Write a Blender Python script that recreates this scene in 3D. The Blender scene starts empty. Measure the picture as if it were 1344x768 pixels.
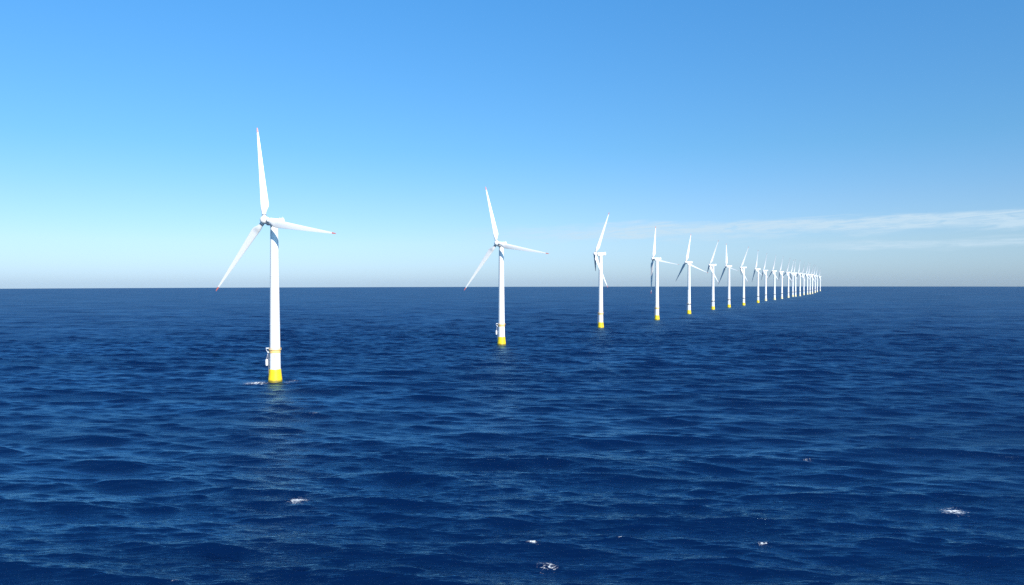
import bpy, bmesh, math, random
import numpy as np
from mathutils import Matrix, Vector

R = math.radians
sc = bpy.context.scene
col = sc.collection

# ------------------------------------------------------------------ camera
EYE = 58.7
cd = bpy.data.cameras.new("camera")
cam = bpy.data.objects.new("camera", cd)
col.objects.link(cam)
sc.camera = cam
cd.sensor_width = 36.0
cd.lens = 36.0 * 970 / 1344
cd.clip_start = 1.0
cd.clip_end = 80000
cam.location = (0, 0, EYE)
cam.matrix_world = (Matrix.Translation((0, 0, EYE)) @ Matrix.Rotation(R(90 - 0.76), 4, 'X')
                    @ Matrix.Rotation(R(-0.12), 4, 'Z'))

# ------------------------------------------------------------------ light
SUN_EL, SUN_AZ = 31.0, 150.0          # azimuth clockwise from +Y
w = bpy.data.worlds.new("World")
sc.world = w
w.use_nodes = True
wn, wl = w.node_tree.nodes, w.node_tree.links
bg = wn["Background"]
bg.inputs["Strength"].default_value = 0.1
sky = wn.new("ShaderNodeTexSky")
sky.sky_type = 'NISHITA'
sky.sun_disc = False
sky.sun_elevation = R(SUN_EL)
sky.sun_rotation = R(SUN_AZ)
sky.altitude = 0
sky.air_density = 1.0
sky.dust_density = 0.35
sky.ozone_density = 2.2


def math_node(nodes, links, op, a, b=None, c=None, clamp=False):
    n = nodes.new("ShaderNodeMath")
    n.operation = op
    n.use_clamp = clamp
    for i, v in enumerate((a, b, c)):
        if v is None:
            continue
        if isinstance(v, (int, float)):
            n.inputs[i].default_value = v
        else:
            links.new(v, n.inputs[i])
    return n.outputs[0]


def ramp(nodes, links, src, lo, hi, a=0.0, b=1.0):
    n = nodes.new("ShaderNodeMapRange")
    n.interpolation_type = 'SMOOTHSTEP'
    n.inputs["From Min"].default_value = lo
    n.inputs["From Max"].default_value = hi
    n.inputs["To Min"].default_value = a
    n.inputs["To Max"].default_value = b
    links.new(src, n.inputs["Value"])
    return n.outputs["Result"]


# thin cirrus streaks low over the sea, laid out by azimuth and elevation
tc = wn.new("ShaderNodeTexCoord")
sep = wn.new("ShaderNodeSeparateXYZ")
wl.new(tc.outputs["Generated"], sep.inputs[0])
M = lambda *a, **k: math_node(wn, wl, *a, **k)
az = M('MULTIPLY', M('ARCTAN2', sep.outputs[0], sep.outputs[1]), 57.2958)
el = M('MULTIPLY', M('ARCSINE', sep.outputs[2]), 57.2958)
comb = wn.new("ShaderNodeCombineXYZ")
wl.new(M('MULTIPLY', az, 0.16), comb.inputs[0])
wl.new(M('MULTIPLY', M('SUBTRACT', el, M('MULTIPLY', az, 0.035)), 1.5), comb.inputs[1])
nz = wn.new("ShaderNodeTexNoise")
nz.inputs["Scale"].default_value = 1.0
nz.inputs["Detail"].default_value = 7
nz.inputs["Roughness"].default_value = 0.6
nz.inputs["Distortion"].default_value = 0.4
wl.new(comb.outputs[0], nz.inputs["Vector"])
nfac = nz.outputs["Fac"]


def streak(az0, az1, el0, slope, half, amount):
    """soft band centred on el0 + slope*(az-az0), ragged by noise"""
    c = M('ADD', el0, M('MULTIPLY', M('SUBTRACT', az, az0), slope))
    d = M('ABSOLUTE', M('SUBTRACT', el, c))
    d = M('ADD', d, M('MULTIPLY', M('SUBTRACT', nfac, 0.5), half * 2.2))
    b = ramp(wn, wl, d, half, half * 0.15, 0.0, 1.0)
    e = ramp(wn, wl, az, az0, az0 + (az1 - az0) * 0.45, 0.0, 1.0)
    return M('MULTIPLY', M('MULTIPLY', b, e), amount)


cl = M('ADD', streak(-8, 36, 3.65, 0.012, 0.85, 0.80), streak(18, 36, 2.55, 0.0, 0.45, 0.5))
nz2 = wn.new("ShaderNodeTexNoise")
nz2.inputs["Scale"].default_value = 3.2
nz2.inputs["Detail"].default_value = 8
nz2.inputs["Roughness"].default_value = 0.65
nz2.inputs["Distortion"].default_value = 0.8
wl.new(comb.outputs[0], nz2.inputs["Vector"])
cl = M('MULTIPLY', cl, ramp(wn, wl, nz2.outputs["Fac"], 0.3, 0.68, 0.35, 1.3))
cl = M('MULTIPLY', cl, ramp(wn, wl, az, 70, 45, 0.0, 1.0))
cl = M('MINIMUM', cl, 0.8)
# clean cold maritime air: the model's warm horizon is cooled by elevation
cr = wn.new("ShaderNodeValToRGB")
wl.new(M('DIVIDE', el, 60.0, clamp=True), cr.inputs[0])
TINT = [(0, (0.48, 0.70, 1.22)), (3, (0.58, 0.75, 1.05)), (6, (0.55, 0.775, 1.04)), (10, (0.47, 0.83, 1.07)),
        (21, (0.44, 1.01, 1.38)), (45, (0.62, 1.20, 1.60))]
els = cr.color_ramp.elements
for i, (e_, c_) in enumerate(TINT):
    q = els[i] if i < 2 else els.new(e_ / 60)
    q.position = e_ / 60
    q.color = (*c_, 1)
tint = wn.new("ShaderNodeMix")
tint.data_type = 'RGBA'
tint.blend_type = 'MULTIPLY'
tint.inputs[0].default_value = 1.0
wl.new(sky.outputs[0], tint.inputs[6])
wl.new(cr.outputs[0], tint.inputs[7])
mix = wn.new("ShaderNodeMix")
mix.data_type = 'RGBA'
wl.new(cl, mix.inputs[0])
wl.new(tint.outputs[2], mix.inputs[6])
mix.inputs[7].default_value = (4.4, 5.7, 6.7, 1)
wl.new(mix.outputs[2], bg.inputs["Color"])

sl = bpy.data.lights.new("sun", 'SUN')
sl.energy = 5.0
sl.angle = R(0.53)
sl.color = (1.0, 0.93, 0.82)
sun = bpy.data.objects.new("sun", sl)
col.objects.link(sun)
sd = Vector((math.sin(R(SUN_AZ)) * math.cos(R(SUN_EL)), math.cos(R(SUN_AZ)) * math.cos(R(SUN_EL)), math.sin(R(SUN_EL))))
sun.rotation_euler = sd.to_track_quat('Z', 'Y').to_euler()
sun.location = (300, -300, 300)

sc.view_settings.view_transform = 'Standard'
sc.view_settings.look = 'None'
sc.view_settings.exposure = 0.45
sc.view_settings.gamma = 1.0
sc.cycles.use_denoising = False

random.seed(4)
rng = np.random.default_rng(11)


# ------------------------------------------------------------------ materials
def principled(name):
    m = bpy.data.materials.new(name)
    m.use_nodes = True
    return m, m.node_tree.nodes, m.node_tree.links, m.node_tree.nodes["Principled BSDF"]


def paint(name, rgb, rough=0.42, stain=(0.55, 0.5, 0.42), amount=0.12, scale=0.35):
    """weathered coat of paint: faint streaks running down, slightly uneven gloss"""
    m, n, l, p = principled(name)
    t = n.new("ShaderNodeTexCoord")
    mp = n.new("ShaderNodeMapping")
    mp.inputs["Scale"].default_value = (1, 1, 0.12)
    l.new(t.outputs["Object"], mp.inputs[0])
    a = n.new("ShaderNodeTexNoise")
    a.inputs["Scale"].default_value = scale
    a.inputs["Detail"].default_value = 8
    a.inputs["Roughness"].default_value = 0.65
    l.new(mp.outputs[0], a.inputs["Vector"])
    f = ramp(n, l, a.outputs["Fac"], 0.5, 0.8, 0.0, amount)
    x = n.new("ShaderNodeMix")
    x.data_type = 'RGBA'
    l.new(f, x.inputs[0])
    x.inputs[6].default_value = (*rgb, 1)
    x.inputs[7].default_value = (*stain, 1)
    l.new(x.outputs[2], p.inputs["Base Color"])
    l.new(ramp(n, l, a.outputs["Fac"], 0.3, 0.7, rough - 0.08, rough + 0.1), p.inputs["Roughness"])
    return m


MAT = {
    'white': paint("white_paint", (0.78, 0.78, 0.77)),
    'blade': paint("blade_gelcoat", (0.79, 0.79, 0.78), 0.36, amount=0.08),
    'red': paint("red_paint", (0.60, 0.16, 0.13)),
    'pale': paint("overexposed_foundation_yellow", (0.74, 0.66, 0.40)),  # far feet: overexposure of the yellow put into the colour
    'orange': paint("deck_yellow_paint", (0.82, 0.55, 0.20), 0.55),
    'grey': paint("grey_steel", (0.20, 0.22, 0.25), 0.5),
    'deck': paint("pale_equipment_paint", (0.66, 0.70, 0.74), 0.5),
}


def yellow_material():
    m, n, l, p = principled("foundation_yellow_paint")
    g = n.new("ShaderNodeTexCoord")
    s = n.new("ShaderNodeSeparateXYZ")
    l.new(g.outputs["Object"], s.inputs[0])
    a = n.new("ShaderNodeTexNoise")
    a.inputs["Scale"].default_value = 0.8
    a.inputs["Detail"].default_value = 7
    l.new(g.outputs["Object"], a.inputs["Vector"])
    z = math_node(n, l, 'ADD', s.outputs[2], math_node(n, l, 'MULTIPLY', a.outputs["Fac"], 1.6))
    f = ramp(n, l, z, 2.7, 1.5, 0.0, 0.85)          # algae and wet line round the foot
    x = n.new("ShaderNodeMix")
    x.data_type = 'RGBA'
    l.new(f, x.inputs[0])
    x.inputs[6].default_value = (0.82, 0.60, 0.012, 1)
    x.inputs[7].default_value = (0.10, 0.085, 0.02, 1)
    l.new(x.outputs[2], p.inputs["Base Color"])
    p.inputs["Roughness"].default_value = 0.45
    return m


MAT['yellow'] = yellow_material()

# ------------------------------------------------------------------ sea
DROOP_FROM, DROOP_R = 5000.0, 2.1e6


def sea_level(d):
    return -np.maximum(d - DROOP_FROM, 0.0) ** 2 / (2 * DROOP_R)


# a few whitecaps: distance ahead, sideways offset, length along crest, depth, strength
WHITECAPS = []
FOOT = (-141.0, 439.0)


def build_sea():
    # rings: fine where the view needs it
    rs = [0.0]
    r = 12.0
    while r < 21000:
        rs.append(r)
        px = r * r / (EYE * 739.0)
        if r < 118:
            dr = max(1.0, (118 - r) * 0.12)
        elif r < 900:
            dr = min(max(0.42 * px, 0.22), 0.95)
        else:
            dr = max(0.95, 0.11 * px)
        r += min(dr, 900)
    rs = np.array(rs)
    fine = np.arange(-47, 47.001, 0.075)
    coarse = np.arange(48.5, 312, 2.0)
    th = np.radians(np.concatenate([fine, coarse]))
    nr, nth = len(rs), len(th)
    Rg, Tg = rs[:, None], th[None, :]
    X = (Rg * np.sin(Tg)).astype(np.float32)
    Y = (Rg * np.cos(Tg)).astype(np.float32)
    Z = np.zeros_like(X)
    DX = np.zeros_like(X)
    DY = np.zeros_like(X)
    CR = np.zeros_like(X)
    lost = np.zeros(nr)
    drs = np.gradient(rs)
    spacing = np.maximum(drs, rs * np.radians(0.075))
    # directional wind sea
    # three bands of a wind sea: swell, chop, short waves (lengths, number, rms slope, directional spread)
    lam, amp, head = [], [], []
    for lo, hi, num, slope, spread in ((17, 58, 50, 0.110, 0.24), (5.0, 17, 90, 0.145, 0.27), (1.2, 5.0, 150, 0.145, 0.24)):
        la = np.exp(rng.uniform(math.log(lo), math.log(hi), num))
        kk = 2 * np.pi / la
        sl_ = np.exp(-0.6 * (la / 44.0) ** 2) * rng.uniform(0.6, 1.4, num)
        sl_ *= slope / math.sqrt((sl_ ** 2).sum() / 2)
        lam.append(la)
        amp.append(sl_ / kk)
        head.append(R(187) + rng.normal(0, 1, num) * spread)   # running in towards the camera, a little to the left
    lam, amp, head = np.concatenate(lam), np.concatenate(amp), np.concatenate(head)
    k = 2 * np.pi / lam
    NW = len(lam)
    ph = rng.uniform(0, 2 * np.pi, NW)
    for i in range(NW):
        fade = np.clip((lam[i] / spacing - 1.5) / 1.7, 0, 1)
        lost += (1 - fade ** 2) * (amp[i] * k[i]) ** 2 / 2
        ok = np.nonzero(fade > 0)[0]
        if not len(ok):
            continue
        a0, a1 = ok[0], ok[-1] + 1
        hx, hy = math.sin(head[i]), math.cos(head[i])
        p = (k[i] * (X[a0:a1] * hx + Y[a0:a1] * hy) + ph[i]).astype(np.float32)
        A = (amp[i] * fade[a0:a1])[:, None].astype(np.float32)
        c, s = np.cos(p), np.sin(p)
        Z[a0:a1] += A * c
        DX[a0:a1] -= A * s * hx * 1.2
        DY[a0:a1] -= A * s * hy * 1.2
        CR[a0:a1] += A * k[i] * c
    Z += sea_level(Rg).astype(np.float32)
    # gusts: patches of calmer and rougher water
    foam = np.zeros_like(X)
    for (fx, fy, lx, ly, st) in WHITECAPS:
        # move each whitecap to the steepest crest close by
        m = (np.abs(X - fx) < 5) & (np.abs(Y - fy) < 7)
        idx = np.argmax(np.where(m, CR + 0.15 * Z, -9))
        cx, cy = X.flat[idx], Y.flat[idx]
        e = ((X - cx) / (1.1 * lx)) ** 2 + ((Y - cy) / (2.3 * ly)) ** 2
        foam = np.maximum(foam, 1.15 * st * np.exp(-e))
    # wash that drifts off the foot of the nearest turbine
    e = ((X - (FOOT[0] - 11)) / 10) ** 2 + ((Y - (FOOT[1] - 3)) / 10.0) ** 2
    foam = np.maximum(foam, 1.0 * np.exp(-e))
    e = ((X - (FOOT[0] + 9)) / 8) ** 2 + ((Y - (FOOT[1] - 1)) / 7.0) ** 2
    foam = np.maximum(foam, 0.7 * np.exp(-e))
    co = np.stack([X + DX, Y + DY, Z], -1).reshape(-1, 3)
    ii = np.arange(1, nr - 1)[:, None] * nth
    jj = np.arange(nth)[None, :]
    jn = (jj + 1) % nth
    q = np.stack(np.broadcast_arrays(ii + jj, ii + nth + jj, ii + nth + jn, ii + jn), -1).reshape(-1, 4)
    q = q[:, ::-1]
    # centre: one vertex fan
    c0 = np.zeros(nth, int)
    tri = np.stack([c0, nth + np.arange(nth), nth + (np.arange(nth) + 1) % nth], -1)[:, ::-1]
    loops = np.concatenate([q.ravel(), tri.ravel()]).astype(np.int32)
    nq, ntri = len(q), len(tri)
    # drop the unused copies of the centre vertex
    co = np.concatenate([co[:1], co[nth:]])
    fo = np.concatenate([foam.reshape(-1)[:1], foam.reshape(-1)[nth:]])
    loops = np.where(loops >= nth, loops - nth + 1, 0).astype(np.int32)
    me = bpy.data.meshes.new("sea")
    me.vertices.add(len(co))
    me.vertices.foreach_set("co", co.astype(np.float32).ravel())
    me.loops.add(len(loops))
    me.loops.foreach_set("vertex_index", loops)
    me.polygons.add(nq + ntri)
    st = np.concatenate([np.arange(nq) * 4, nq * 4 + np.arange(ntri) * 3]).astype(np.int32)
    me.polygons.foreach_set("loop_start", st)
    me.update(calc_edges=True)
    me.polygons.foreach_set("use_smooth", np.ones(nq + ntri, bool))
    at = me.attributes.new("foam", 'FLOAT', 'POINT')
    at.data.foreach_set("value", fo.astype(np.float32))
    # slope of the waves too short for the mesh, as microfacet roughness
    ripple = 0.00012 + 0.007 * np.clip((rs - 200) / 1500, 0, 1)
    rgh = np.repeat((ripple + 0.5 * lost) ** 0.25, nth)
    rgh = np.concatenate([rgh[:1], rgh[nth:]])
    ar = me.attributes.new("ripple_roughness", 'FLOAT', 'POINT')
    ar.data.foreach_set("value", rgh.astype(np.float32))
    o = bpy.data.objects.new("sea", me)
    col.objects.link(o)
    o["kind"] = "structure"
    print("sea", len(co), "Hs", 4 * float(np.std(Z[(rs > 150) & (rs < 300)])))
    return o


def sea_material():
    m, n, l, p = principled("sea_water")
    t = n.new("ShaderNodeTexCoord")

    def noise(sx, sy, rot, scale, detail, rough=0.55, dist=0.0):
        mp = n.new("ShaderNodeMapping")
        mp.inputs["Rotation"].default_value = (0, 0, R(rot))
        mp.inputs["Scale"].default_value = (sx, sy, 1)
        l.new(t.outputs["Object"], mp.inputs[0])
        a = n.new("ShaderNodeTexNoise")
        a.inputs["Scale"].default_value = scale
        a.inputs["Detail"].default_value = detail
        a.inputs["Roughness"].default_value = rough
        a.inputs["Distortion"].default_value = dist
        l.new(mp.outputs[0], a.inputs["Vector"])
        return a.outputs["Fac"]

    mid = noise(0.16, 1, -8, 0.16, 3, 0.5, 0.6)        # metres-long wind waves
    rip = noise(0.16, 1, 7, 0.75, 4, 0.6, 0.8)          # ripples
    fin = noise(0.3, 1, -12, 2.6, 3, 0.6, 0.5)
    gust = noise(0.35, 1, -8, 0.012, 3)
    h = math_node(n, l, 'ADD', math_node(n, l, 'MULTIPLY', mid, 0.45), math_node(n, l, 'MULTIPLY', rip, 0.48))
    h = math_node(n, l, 'ADD', h, math_node(n, l, 'MULTIPLY', fin, 0.05))
    b = n.new("ShaderNodeBump")
    b.inputs["Distance"].default_value = 1.0
    l.new(ramp(n, l, gust, 0.35, 0.65, 0.6, 1.0), b.inputs["Strength"])
    l.new(h, b.inputs["Height"])
    l.new(b.outputs[0], p.inputs["Normal"])
    # foam
    at = n.new("ShaderNodeAttribute")
    at.attribute_name = "foam"
    bub = noise(0.7, 1, 0, 0.9, 8, 0.78, 1.5)
    f = math_node(n, l, 'ADD', at.outputs["Fac"], math_node(n, l, 'MULTIPLY', math_node(n, l, 'SUBTRACT', bub, 0.58), 4.2))
    f = ramp(n, l, f, 0.40, 0.85, 0.0, 1.0)
    f = math_node(n, l, 'MULTIPLY', f, ramp(n, l, at.outputs["Fac"], 0.05, 0.40, 0.0, 0.85))
    x = n.new("ShaderNodeMix")
    x.data_type = 'RGBA'
    l.new(f, x.inputs[0])
    x.inputs[6].default_value = (0.0006, 0.0085, 0.042, 1)
    x.inputs[7].default_value = (0.72, 0.76, 0.78, 1)
    l.new(x.outputs[2], p.inputs["Base Color"])
    rr = n.new("ShaderNodeAttribute")
    rr.attribute_name = "ripple_roughness"
    l.new(math_node(n, l, 'ADD', rr.outputs["Fac"], math_node(n, l, 'MULTIPLY', f, 0.5)), p.inputs["Roughness"])
    rgh = p.inputs["Roughness"].links[0].from_socket
    p.inputs["Specular IOR Level"].default_value = 0.0
    # clear deep water: blue upwelling light under a tinted surface reflection. A rough sea never
    # reflects like a flat mirror at grazing angles, so the reflectance levels off
    fr = n.new("ShaderNodeFresnel")
    fr.inputs["IOR"].default_value = 1.335
    l.new(b.outputs[0], fr.inputs["Normal"])
    top = ramp(n, l, rgh, 0.15, 0.32, 0.85, 0.31)
    fac = math_node(n, l, 'SMOOTH_MIN', fr.outputs[0], top, 0.15)
    # cat's paws: patches where the wind has roughened the water mirror less sky
    paw = noise(0.25, 1, 6, 0.045, 4, 0.6, 0.8)
    fac = math_node(n, l, 'MULTIPLY', fac, ramp(n, l, paw, 0.32, 0.68, 0.88, 1.12))
    fac = math_node(n, l, 'MULTIPLY', fac, ramp(n, l, gust, 0.3, 0.7, 1.12, 0.86))
    fac = math_node(n, l, 'MULTIPLY', fac, math_node(n, l, 'SUBTRACT', 1.0, f))
    gl = n.new("ShaderNodeBsdfGlossy")
    gl.inputs["Color"].default_value = (0.42, 0.77, 1.0, 1)
    l.new(rgh, gl.inputs["Roughness"])
    l.new(b.outputs[0], gl.inputs["Normal"])
    ms = n.new("ShaderNodeMixShader")
    l.new(fac, ms.inputs[0])
    l.new(p.outputs[0], ms.inputs[1])
    l.new(gl.outputs[0], ms.inputs[2])
    l.new(ms.outputs[0], n["Material Output"].inputs["Surface"])
    return m


# ------------------------------------------------------------------ mesh helpers
def link(name, bm, mat, parent=None, smooth=True, mats=None):
    me = bpy.data.meshes.new(name)
    bmesh.ops.recalc_face_normals(bm, faces=bm.faces)
    bm.to_mesh(me)
    bm.free()
    for m in (mats or [mat]):
        me.materials.append(m)
    if smooth:
        me.polygons.foreach_set("use_smooth", [True] * len(me.polygons))
        me.set_sharp_from_angle(angle=R(38))
    o = bpy.data.objects.new(name, me)
    col.objects.link(o)
    if parent is not None:
        o.parent = parent
    return o


def lathe(bm, prof, seg=40, axis='Z', cap=True, centre=(0, 0, 0)):
    rings = []
    for (r, z) in prof:
        ring = []
        for i in range(seg):
            a = 2 * math.pi * i / seg
            v = (r * math.cos(a), r * math.sin(a), z) if axis == 'Z' else (z, r * math.cos(a), r * math.sin(a))
            ring.append(bm.verts.new((v[0] + centre[0], v[1] + centre[1], v[2] + centre[2])))
        rings.append(ring)
    for a, b in zip(rings, rings[1:]):
        for i in range(seg):
            j = (i + 1) % seg
            bm.faces.new((a[i], a[j], b[j], b[i]))
    if cap:
        bm.faces.new(rings[0][::-1])
        bm.faces.new(rings[-1])


def box(bm, c, s, bev=0.0):
    r = bmesh.ops.create_cube(bm, size=1)
    bmesh.ops.scale(bm, vec=s, verts=r['verts'])
    bmesh.ops.translate(bm, vec=c, verts=r['verts'])
    if bev:
        es = list({e for v in r['verts'] for e in v.link_edges})
        bmesh.ops.bevel(bm, geom=es, offset=bev, segments=3, profile=0.6, affect='EDGES')


def tube(bm, a, b, r, seg=8):
    a, b = Vector(a), Vector(b)
    d = b - a
    q = d.to_track_quat('Z', 'Y').to_matrix()
    ra, rb = [], []
    for i in range(seg):
        t = 2 * math.pi * i / seg
        o = q @ Vector((r * math.cos(t), r * math.sin(t), 0))
        ra.append(bm.verts.new(a + o))
        rb.append(bm.verts.new(b + o))
    for i in range(seg):
        j = (i + 1) % seg
        bm.faces.new((ra[i], ra[j], rb[j], rb[i]))
    bm.faces.new(ra[::-1])
    bm.faces.new(rb)


# ------------------------------------------------------------------ turbine parts
HUB_Z, OVER, BL = 95.0, 7.2, 58.3


def tower_r(z):
    t = max(0.0, min(1.0, (z - 7.6) / (92.6 - 7.6)))
    return 3.2 + (2.25 - 3.2) * t ** 0.9


def blade_bm(r0, r1, n):
    """airfoil sections from r0 to r1 along +Z; chord along Y, thickness along X"""
    bm = bmesh.new()
    seg = 22
    rings = []
    for i in range(n + 1):
        r = r0 + (r1 - r0) * i / n
        u = (r - 1.6) / (BL - 1.6)
        root = max(0.0, min(1.0, (r - 3.2) / 7.0))
        root = root * root * (3 - 2 * root)
        taper = 5.1 * (1 - u) ** 0.92 * (1 - 0.10 * math.sin(math.pi * u)) + 0.50
        if u > 0.985:
            taper *= max(0.25, math.sqrt(max(0.0, (1 - u) / 0.015)))
        chord = 2.3 * (1 - root) + taper * root
        thick = 1.0 * (1 - root) + (0.30 - 0.17 * min(1, u * 1.6)) * root
        lead = 0.5 * (1 - root) + 0.32 * root           # pitch axis from the leading edge
        tw = R(15) * (1 - u) ** 2.2 * root + R(1.5)
        bend = 1.4 * u ** 2
        ring = []
        for k in range(seg):
            a = 2 * math.pi * k / seg
            cx = (0.5 - 0.5 * math.cos(a))               # 0 leading .. 1 trailing
            round_t = 0.5 * math.sin(a)
            foil = 0.5 * math.sin(a) * (1.42 - 1.02 * cx) * (1 if math.sin(a) > 0 else 0.75)
            ty = (round_t * (1 - root) + foil * root) * thick * chord
            y = (cx - lead) * chord
            X = ty * math.cos(tw) - y * math.sin(tw) + bend
            Y = ty * math.sin(tw) + y * math.cos(tw)
            ring.append(bm.verts.new((X, Y, r)))
        rings.append(ring)
    for a, b in zip(rings, rings[1:]):
        for i in range(seg):
            j = (i + 1) % seg
            bm.faces.new((a[i], a[j], b[j], b[i]))
    bm.faces.new(rings[0][::-1])
    bm.faces.new(rings[-1])
    return bm


TIP_AT = BL - 3.4


def make_turbine():
    root = bpy.data.objects.new("wind_turbine", None)
    col.objects.link(root)
    root.empty_display_size = 5
    # yellow foot, flaring out at the water
    bm = bmesh.new()
    lathe(bm, [(4.3, -14), (4.2, -1.5), (4.1, 0.6), (3.92, 2.4), (3.68, 4.4), (3.48, 6.3), (3.40, 7.5), (3.33, 7.7), (3.1, 7.72)], 48)
    link("foundation", bm, MAT['yellow'], root)
    # tower: three bolted sections with slim flanges
    bm = bmesh.new()
    prof = []
    for z in np.linspace(7.5, 92.6, 30):
        prof.append((tower_r(z), z))
        for fz in (34.0, 63.0):
            if prof[-1][1] < fz < z + (92.6 - 7.5) / 29:
                rr = tower_r(fz)
                prof += [(rr, fz - 0.2), (rr + 0.06, fz - 0.18), (rr + 0.06, fz + 0.18), (rr, fz + 0.2)]
    lathe(bm, prof, 48)
    link("tower", bm, MAT['white'], root)
    # yellow collar below the deck and the railed deck itself
    bm = bmesh.new()
    rr = tower_r(18)
    lathe(bm, [(rr - .2, 17.3), (rr + 0.1, 17.3), (rr + 0.1, 18.8), (rr + 0.5, 19.1), (rr + 0.5, 19.35), (rr - .2, 19.35)], 48)
    plat = link("platform", bm, MAT['orange'], root)
    bm = bmesh.new()
    for i in range(20):
        a = 2 * math.pi * i / 20
        b = 2 * math.pi * (i + 1) / 20
        q = rr + 0.44
        pa, pb = (q * math.cos(a), q * math.sin(a)), (q * math.cos(b), q * math.sin(b))
        tube(bm, (*pa, 19.3), (*pa, 20.4), 0.05, 6)
        for z in (19.85, 20.4):
            tube(bm, (*pa, z), (*pb, z), 0.045, 6)
    link("railing", bm, MAT['orange'], plat)
    # service deck bracketed off the left side
    bm = bmesh.new()
    box(bm, (-rr - 1.15, -0.2, 20.1), (1.9, 1.6, 0.6), 0.1)
    box(bm, (-rr - 0.75, -0.2, 17.8), (1.0, 1.1, 0.9), 0.1)
    tube(bm, (-rr - 2.3, -0.2, 19.6), (-rr - 0.9, -0.2, 17.0), 0.14)
    link("service_deck", bm, MAT['deck'], root)
    # boat ladder down the left side
    bm = bmesh.new()
    for y in (-0.45, 0.45):
        tube(bm, (-rr - 0.75, y, 5.0), (-rr - 0.75, y, 19.4), 0.11)
        for z in (8.6, 13.5):
            tube(bm, (-rr - 0.75, y, z), (-rr + 0.3, y, z), 0.09)
    for z in np.arange(5.3, 19.2, 0.6):
        tube(bm, (-rr - 0.75, -0.45, z), (-rr - 0.75, 0.45, z), 0.05, 6)
    link("ladder", bm, MAT['grey'], root)
    # white pod hung beside the ladder
    bm = bmesh.new()
    lathe(bm, [(0.02, 9.6), (0.55, 9.75), (0.72, 10.2), (0.75, 11.0), (0.75, 12.6), (0.65, 13.3), (0.4, 13.6), (0.02, 13.65)], 20,
          centre=(-rr - 1.75, -0.5, 0))
    tube(bm, (-rr - 1.75, -0.5, 13.4), (-rr - 1.2, -0.3, 16.9), 0.08)
    link("equipment_pod", bm, MAT['white'], root)
    bm = bmesh.new()
    tube(bm, (0.9, -rr - 0.12, 14.2), (0.6, -rr - 0.25, 15.9), 0.12)
    tube(bm, (0.6, -rr - 0.25, 15.9), (1.2, -rr - 0.05, 16.5), 0.12)
    link("cable_hook", bm, MAT['grey'], root)
    # ---- nacelle frame: turned per turbine
    bm = bmesh.new()
    box(bm, (-1.1, 0, HUB_Z - 0.05), (11.2, 4.3, 4.4), 0.95)
    for v in bm.verts:                                   # roof falls towards the tail, belly rises
        t = max(0.0, (-v.co.x - 1.0) / 9.0)
        if v.co.z < HUB_Z:
            v.co.z += 1.3 * t
        v.co.y *= 1 - 0.14 * t
    lathe(bm, [(2.2, 92.4), (2.45, 92.5), (2.45, 93.3)], 40)
    nac = link("nacelle", bm, MAT['white'], root)
    bm = bmesh.new()
    box(bm, (-5.6, 0, HUB_Z + 2.45), (1.4, 3.0, 0.8), 0.15)
    for y in (-1.2, 1.2):
        tube(bm, (-5.2, y, HUB_Z + 2.0), (-5.2, y, HUB_Z + 3.5), 0.06, 6)
    link("cooler", bm, MAT['deck'], nac)
    bm = bmesh.new()
    lathe(bm, [(1.75, 4.2), (1.75, OVER - 2.3)], 32, 'X', centre=(0, 0, HUB_Z))
    link("main_shaft", bm, MAT['grey'], root)
    bm = bmesh.new()
    lathe(bm, [(1.6, OVER - 2.2), (2.15, OVER - 2.0), (2.3, OVER - 0.6), (2.25, OVER + 0.7), (1.9, OVER + 1.7), (1.2, OVER + 2.4), (0.03, OVER + 2.7)],
          36, 'X', centre=(0, 0, HUB_Z))
    link("hub", bm, MAT['white'], root)
    b0 = None
    for i in range(3):
        if b0 is None:
            b0 = link("blade", blade_bm(1.6, TIP_AT, 60), MAT['blade'], root)
            t0 = link("blade_tip", blade_bm(TIP_AT, BL, 16), MAT['red'], b0)
            bm = bmesh.new()
            lathe(bm, [(1.26, 2.75), (1.3, 2.8), (1.3, 3.35), (1.26, 3.4)], 28, cap=False)
            s0 = link("root_shade_ring", bm, MAT['grey'], b0)  # dark ring added for the shade where blade meets hub
        else:
            c = b0.copy()
            col.objects.link(c)
            c.parent = root
            for q in (t0, s0):
                d = q.copy()
                col.objects.link(d)
                d.parent = c
    return root


def copy_tree(o, parent=None):
    c = o.copy()
    col.objects.link(c)
    if parent is not None:
        c.parent = parent
        c.matrix_parent_inverse = o.matrix_parent_inverse.copy()
    for ch in list(o.children):
        copy_tree(ch, c)
    return c


def kind_of(o):
    return o.name.split('.')[0]


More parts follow.
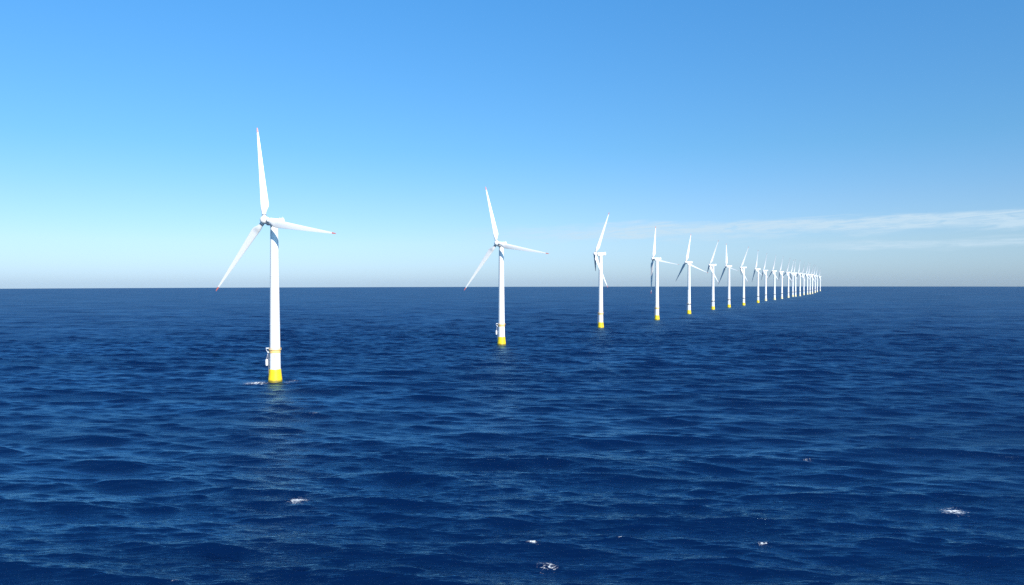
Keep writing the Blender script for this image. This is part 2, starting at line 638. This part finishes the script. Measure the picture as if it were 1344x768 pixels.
def pose(root, x, y, psi, cone, phase, off=None, feather=1.0, scale=1.0):
    """stand a turbine at x, y; rotor axis psi degrees to the left of the line to the shore camera"""
    d = math.hypot(x, y)
    root.location = (x, y, float(sea_level(np.array(d))))
    c = Vector((-x, -y)).normalized()
    lft = Vector((c.y, -c.x))
    a = lft * math.sin(R(psi)) + c * math.cos(R(psi))
    yaw = Matrix.Rotation(math.atan2(a.y, a.x), 4, 'Z')
    # the drive line tilts five degrees up about the tower top
    tilt = yaw @ Matrix.Translation((0, 0, HUB_Z)) @ Matrix.Rotation(R(-5), 4, 'Y')
    k = 0
    for ch in root.children:
        nm = kind_of(ch)
        if nm == "nacelle":
            ch.matrix_local = yaw
        elif nm in ("hub", "main_shaft"):
            ch.matrix_local = tilt @ Matrix.Translation((0, 0, -HUB_Z))
        elif nm == "blade":
            az = phase + (0, -120, 120)[k] + (off[k] if off else 0)
            pitch = 0.95 * math.degrees(math.atan(math.tan(R(psi)) * math.sin(R(az)))) * feather - (50 if k == 1 and psi > 50 else 0)   # each blade is pitched on its own
            ch.matrix_local = (tilt @ Matrix.Translation((OVER, 0, 0)) @ Matrix.Rotation(R(az - 90), 4, 'X')
                               @ Matrix.Rotation(R(-cone), 4, 'Y') @ Matrix.Rotation(R(pitch), 4, 'Z') @ Matrix.Scale(scale, 4))
            k += 1


TURBINES = [
    (-141, 439, 49, 2, 106, "largest white wind turbine, red blade tips, foam washing round its yellow foot, standing nearest"),
    (-10, 698, 36, 3, 109, "white wind turbine with upright blade leaning left, alone between the largest turbine and the row"),
    (114, 950, 79, 13, 81, "side-on white turbine, rotor left of tower, one blade up and one crossing low behind tower"),
    (226, 1152, 59, 13, 112, "white turbine with one blade straight up, one out right and one hanging beside its tower"),
    (326, 1361, 53, 13, 98, "white turbine whose right blade slopes down, short one to lower left, fifth from nearest"),
    (427, 1570, 75, 11, 76, "white turbine with raised blade leaning right and lower blade bent right, sixth from nearest"),
    (500, 1703, 63, 4, 107, "white turbine with upright blade and wide right blade, seventh from nearest, before the row thins"),
    (580, 1850, 80, 13, 78, "white turbine with upper blade tilting right above a nearly hidden rotor, eighth from nearest"),
    (694, 2085, 74, 6, 100, "slim white turbine with blade pointing straight up, ninth counted from the nearest turbine"),
    (800, 2330, 78, 7, 92, "slim white turbine, yellow foot barely showing, tenth counted from the nearest turbine"),
    (873, 2457, 70, 6, 86, "small distant white turbine, eleventh counted from the nearest turbine, before the thinning end"),
    (953, 2610, 80, 8, 95, "small distant white turbine, twelfth counted from the nearest, thirteenth stands just right of it"),
    (1041, 2784, 66, 5, 80, "small distant white turbine, thirteenth counted from the nearest, left of a closely paired two"),
    (1130, 2975, 82, 9, 104, "left one of two distant white turbines standing almost together in the row"),
    (1152, 3003, 75, 4, 92, "right one of two distant white turbines standing almost together in the row"),
    (1209, 3103, 70, 6, 97, "tiny white turbine directly right of the close pair in the distant row"),
    (1323, 3351, 78, 6, 84, "tiny far white turbine, seventh from the far end of the row"),
    (1390, 3477, 72, 8, 90, "tiny far white turbine, sixth from the far end of the row"),
    (1437, 3565, 80, 5, 100, "tiny far white turbine, fifth from the far end of the row"),
    (1504, 3701, 68, 7, 78, "tiny far white turbine, fourth from the far end of the row"),
    (1650, 4024, 76, 6, 93, "tiny far white turbine, third from the far end of the row"),
    (1795, 4347, 82, 8, 102, "tiny far white turbine, next to last at the far end of the row"),
    (2001, 4799, 74, 5, 88, "farthest and smallest white turbine, at the far right end of the row on the horizon"),
]


# whitecaps standing on crests in the near water
WHITECAPS += [(-55.5, 195, 3.0, 1.6, 1.0), (116, 181, 3.6, 1.5, 0.95), (52.5, 170, 1.5, 1.2, 0.7), (5, 158, 1.6, 1.1, 0.75),
              (8.5, 152, 2.4, 1.4, 0.7), (27, 163, 1.2, 0.9, 0.6), (95, 246, 2.0, 1.2, 0.65), (-85, 334, 3.0, 1.6, 0.6),
              (-62, 147, 1.0, 0.8, 0.6), (80, 143, 1.5, 1.0, 0.6), (60, 300, 1.5, 1.0, 0.5)]

sea = build_sea()
sea.data.materials.append(sea_material())

# thin sea air round everything
bm = bmesh.new()
box(bm, (0, 0, 52), (44000, 44000, 240))
hz = bpy.data.materials.new("sea_air")
hz.use_nodes = True
hn = hz.node_tree.nodes
hn.remove(hn["Principled BSDF"])
pv = hn.new("ShaderNodeVolumePrincipled")
pv.inputs["Color"].default_value = (0.86, 0.93, 1.0, 1)
pv.inputs["Density"].default_value = 3.5e-6
pv.inputs["Anisotropy"].default_value = 0.2
hz.node_tree.links.new(pv.outputs[0], hn["Material Output"].inputs["Volume"])
haze = link("haze", bm, hz, smooth=False)
haze["kind"] = "stuff"

proto = make_turbine()
for i, (x, y, psi, cone, phase, label) in enumerate(TURBINES):
    t = proto if i == 0 else copy_tree(proto)
    t["label"] = label
    t["category"] = "wind turbine"
    t["group"] = "white wind turbines standing in a row in the sea"
    pose(t, x, y, psi, cone, phase, {0: (-2, 4, -1), 2: (3, -13, 0), 3: (0, -3, 18)}.get(i), 0.7 if i > 7 else 1.0, 0.96 if i in (2, 4, 5) or i > 5 else 1.0)
    if i > 1:                                            # too small there to show these fittings
        for ch in list(t.children):
            if kind_of(ch) in ("equipment_pod", "cable_hook", "service_deck") or (i > 5 and kind_of(ch) == "ladder"):
                bpy.data.objects.remove(ch)
    for ch in t.children:
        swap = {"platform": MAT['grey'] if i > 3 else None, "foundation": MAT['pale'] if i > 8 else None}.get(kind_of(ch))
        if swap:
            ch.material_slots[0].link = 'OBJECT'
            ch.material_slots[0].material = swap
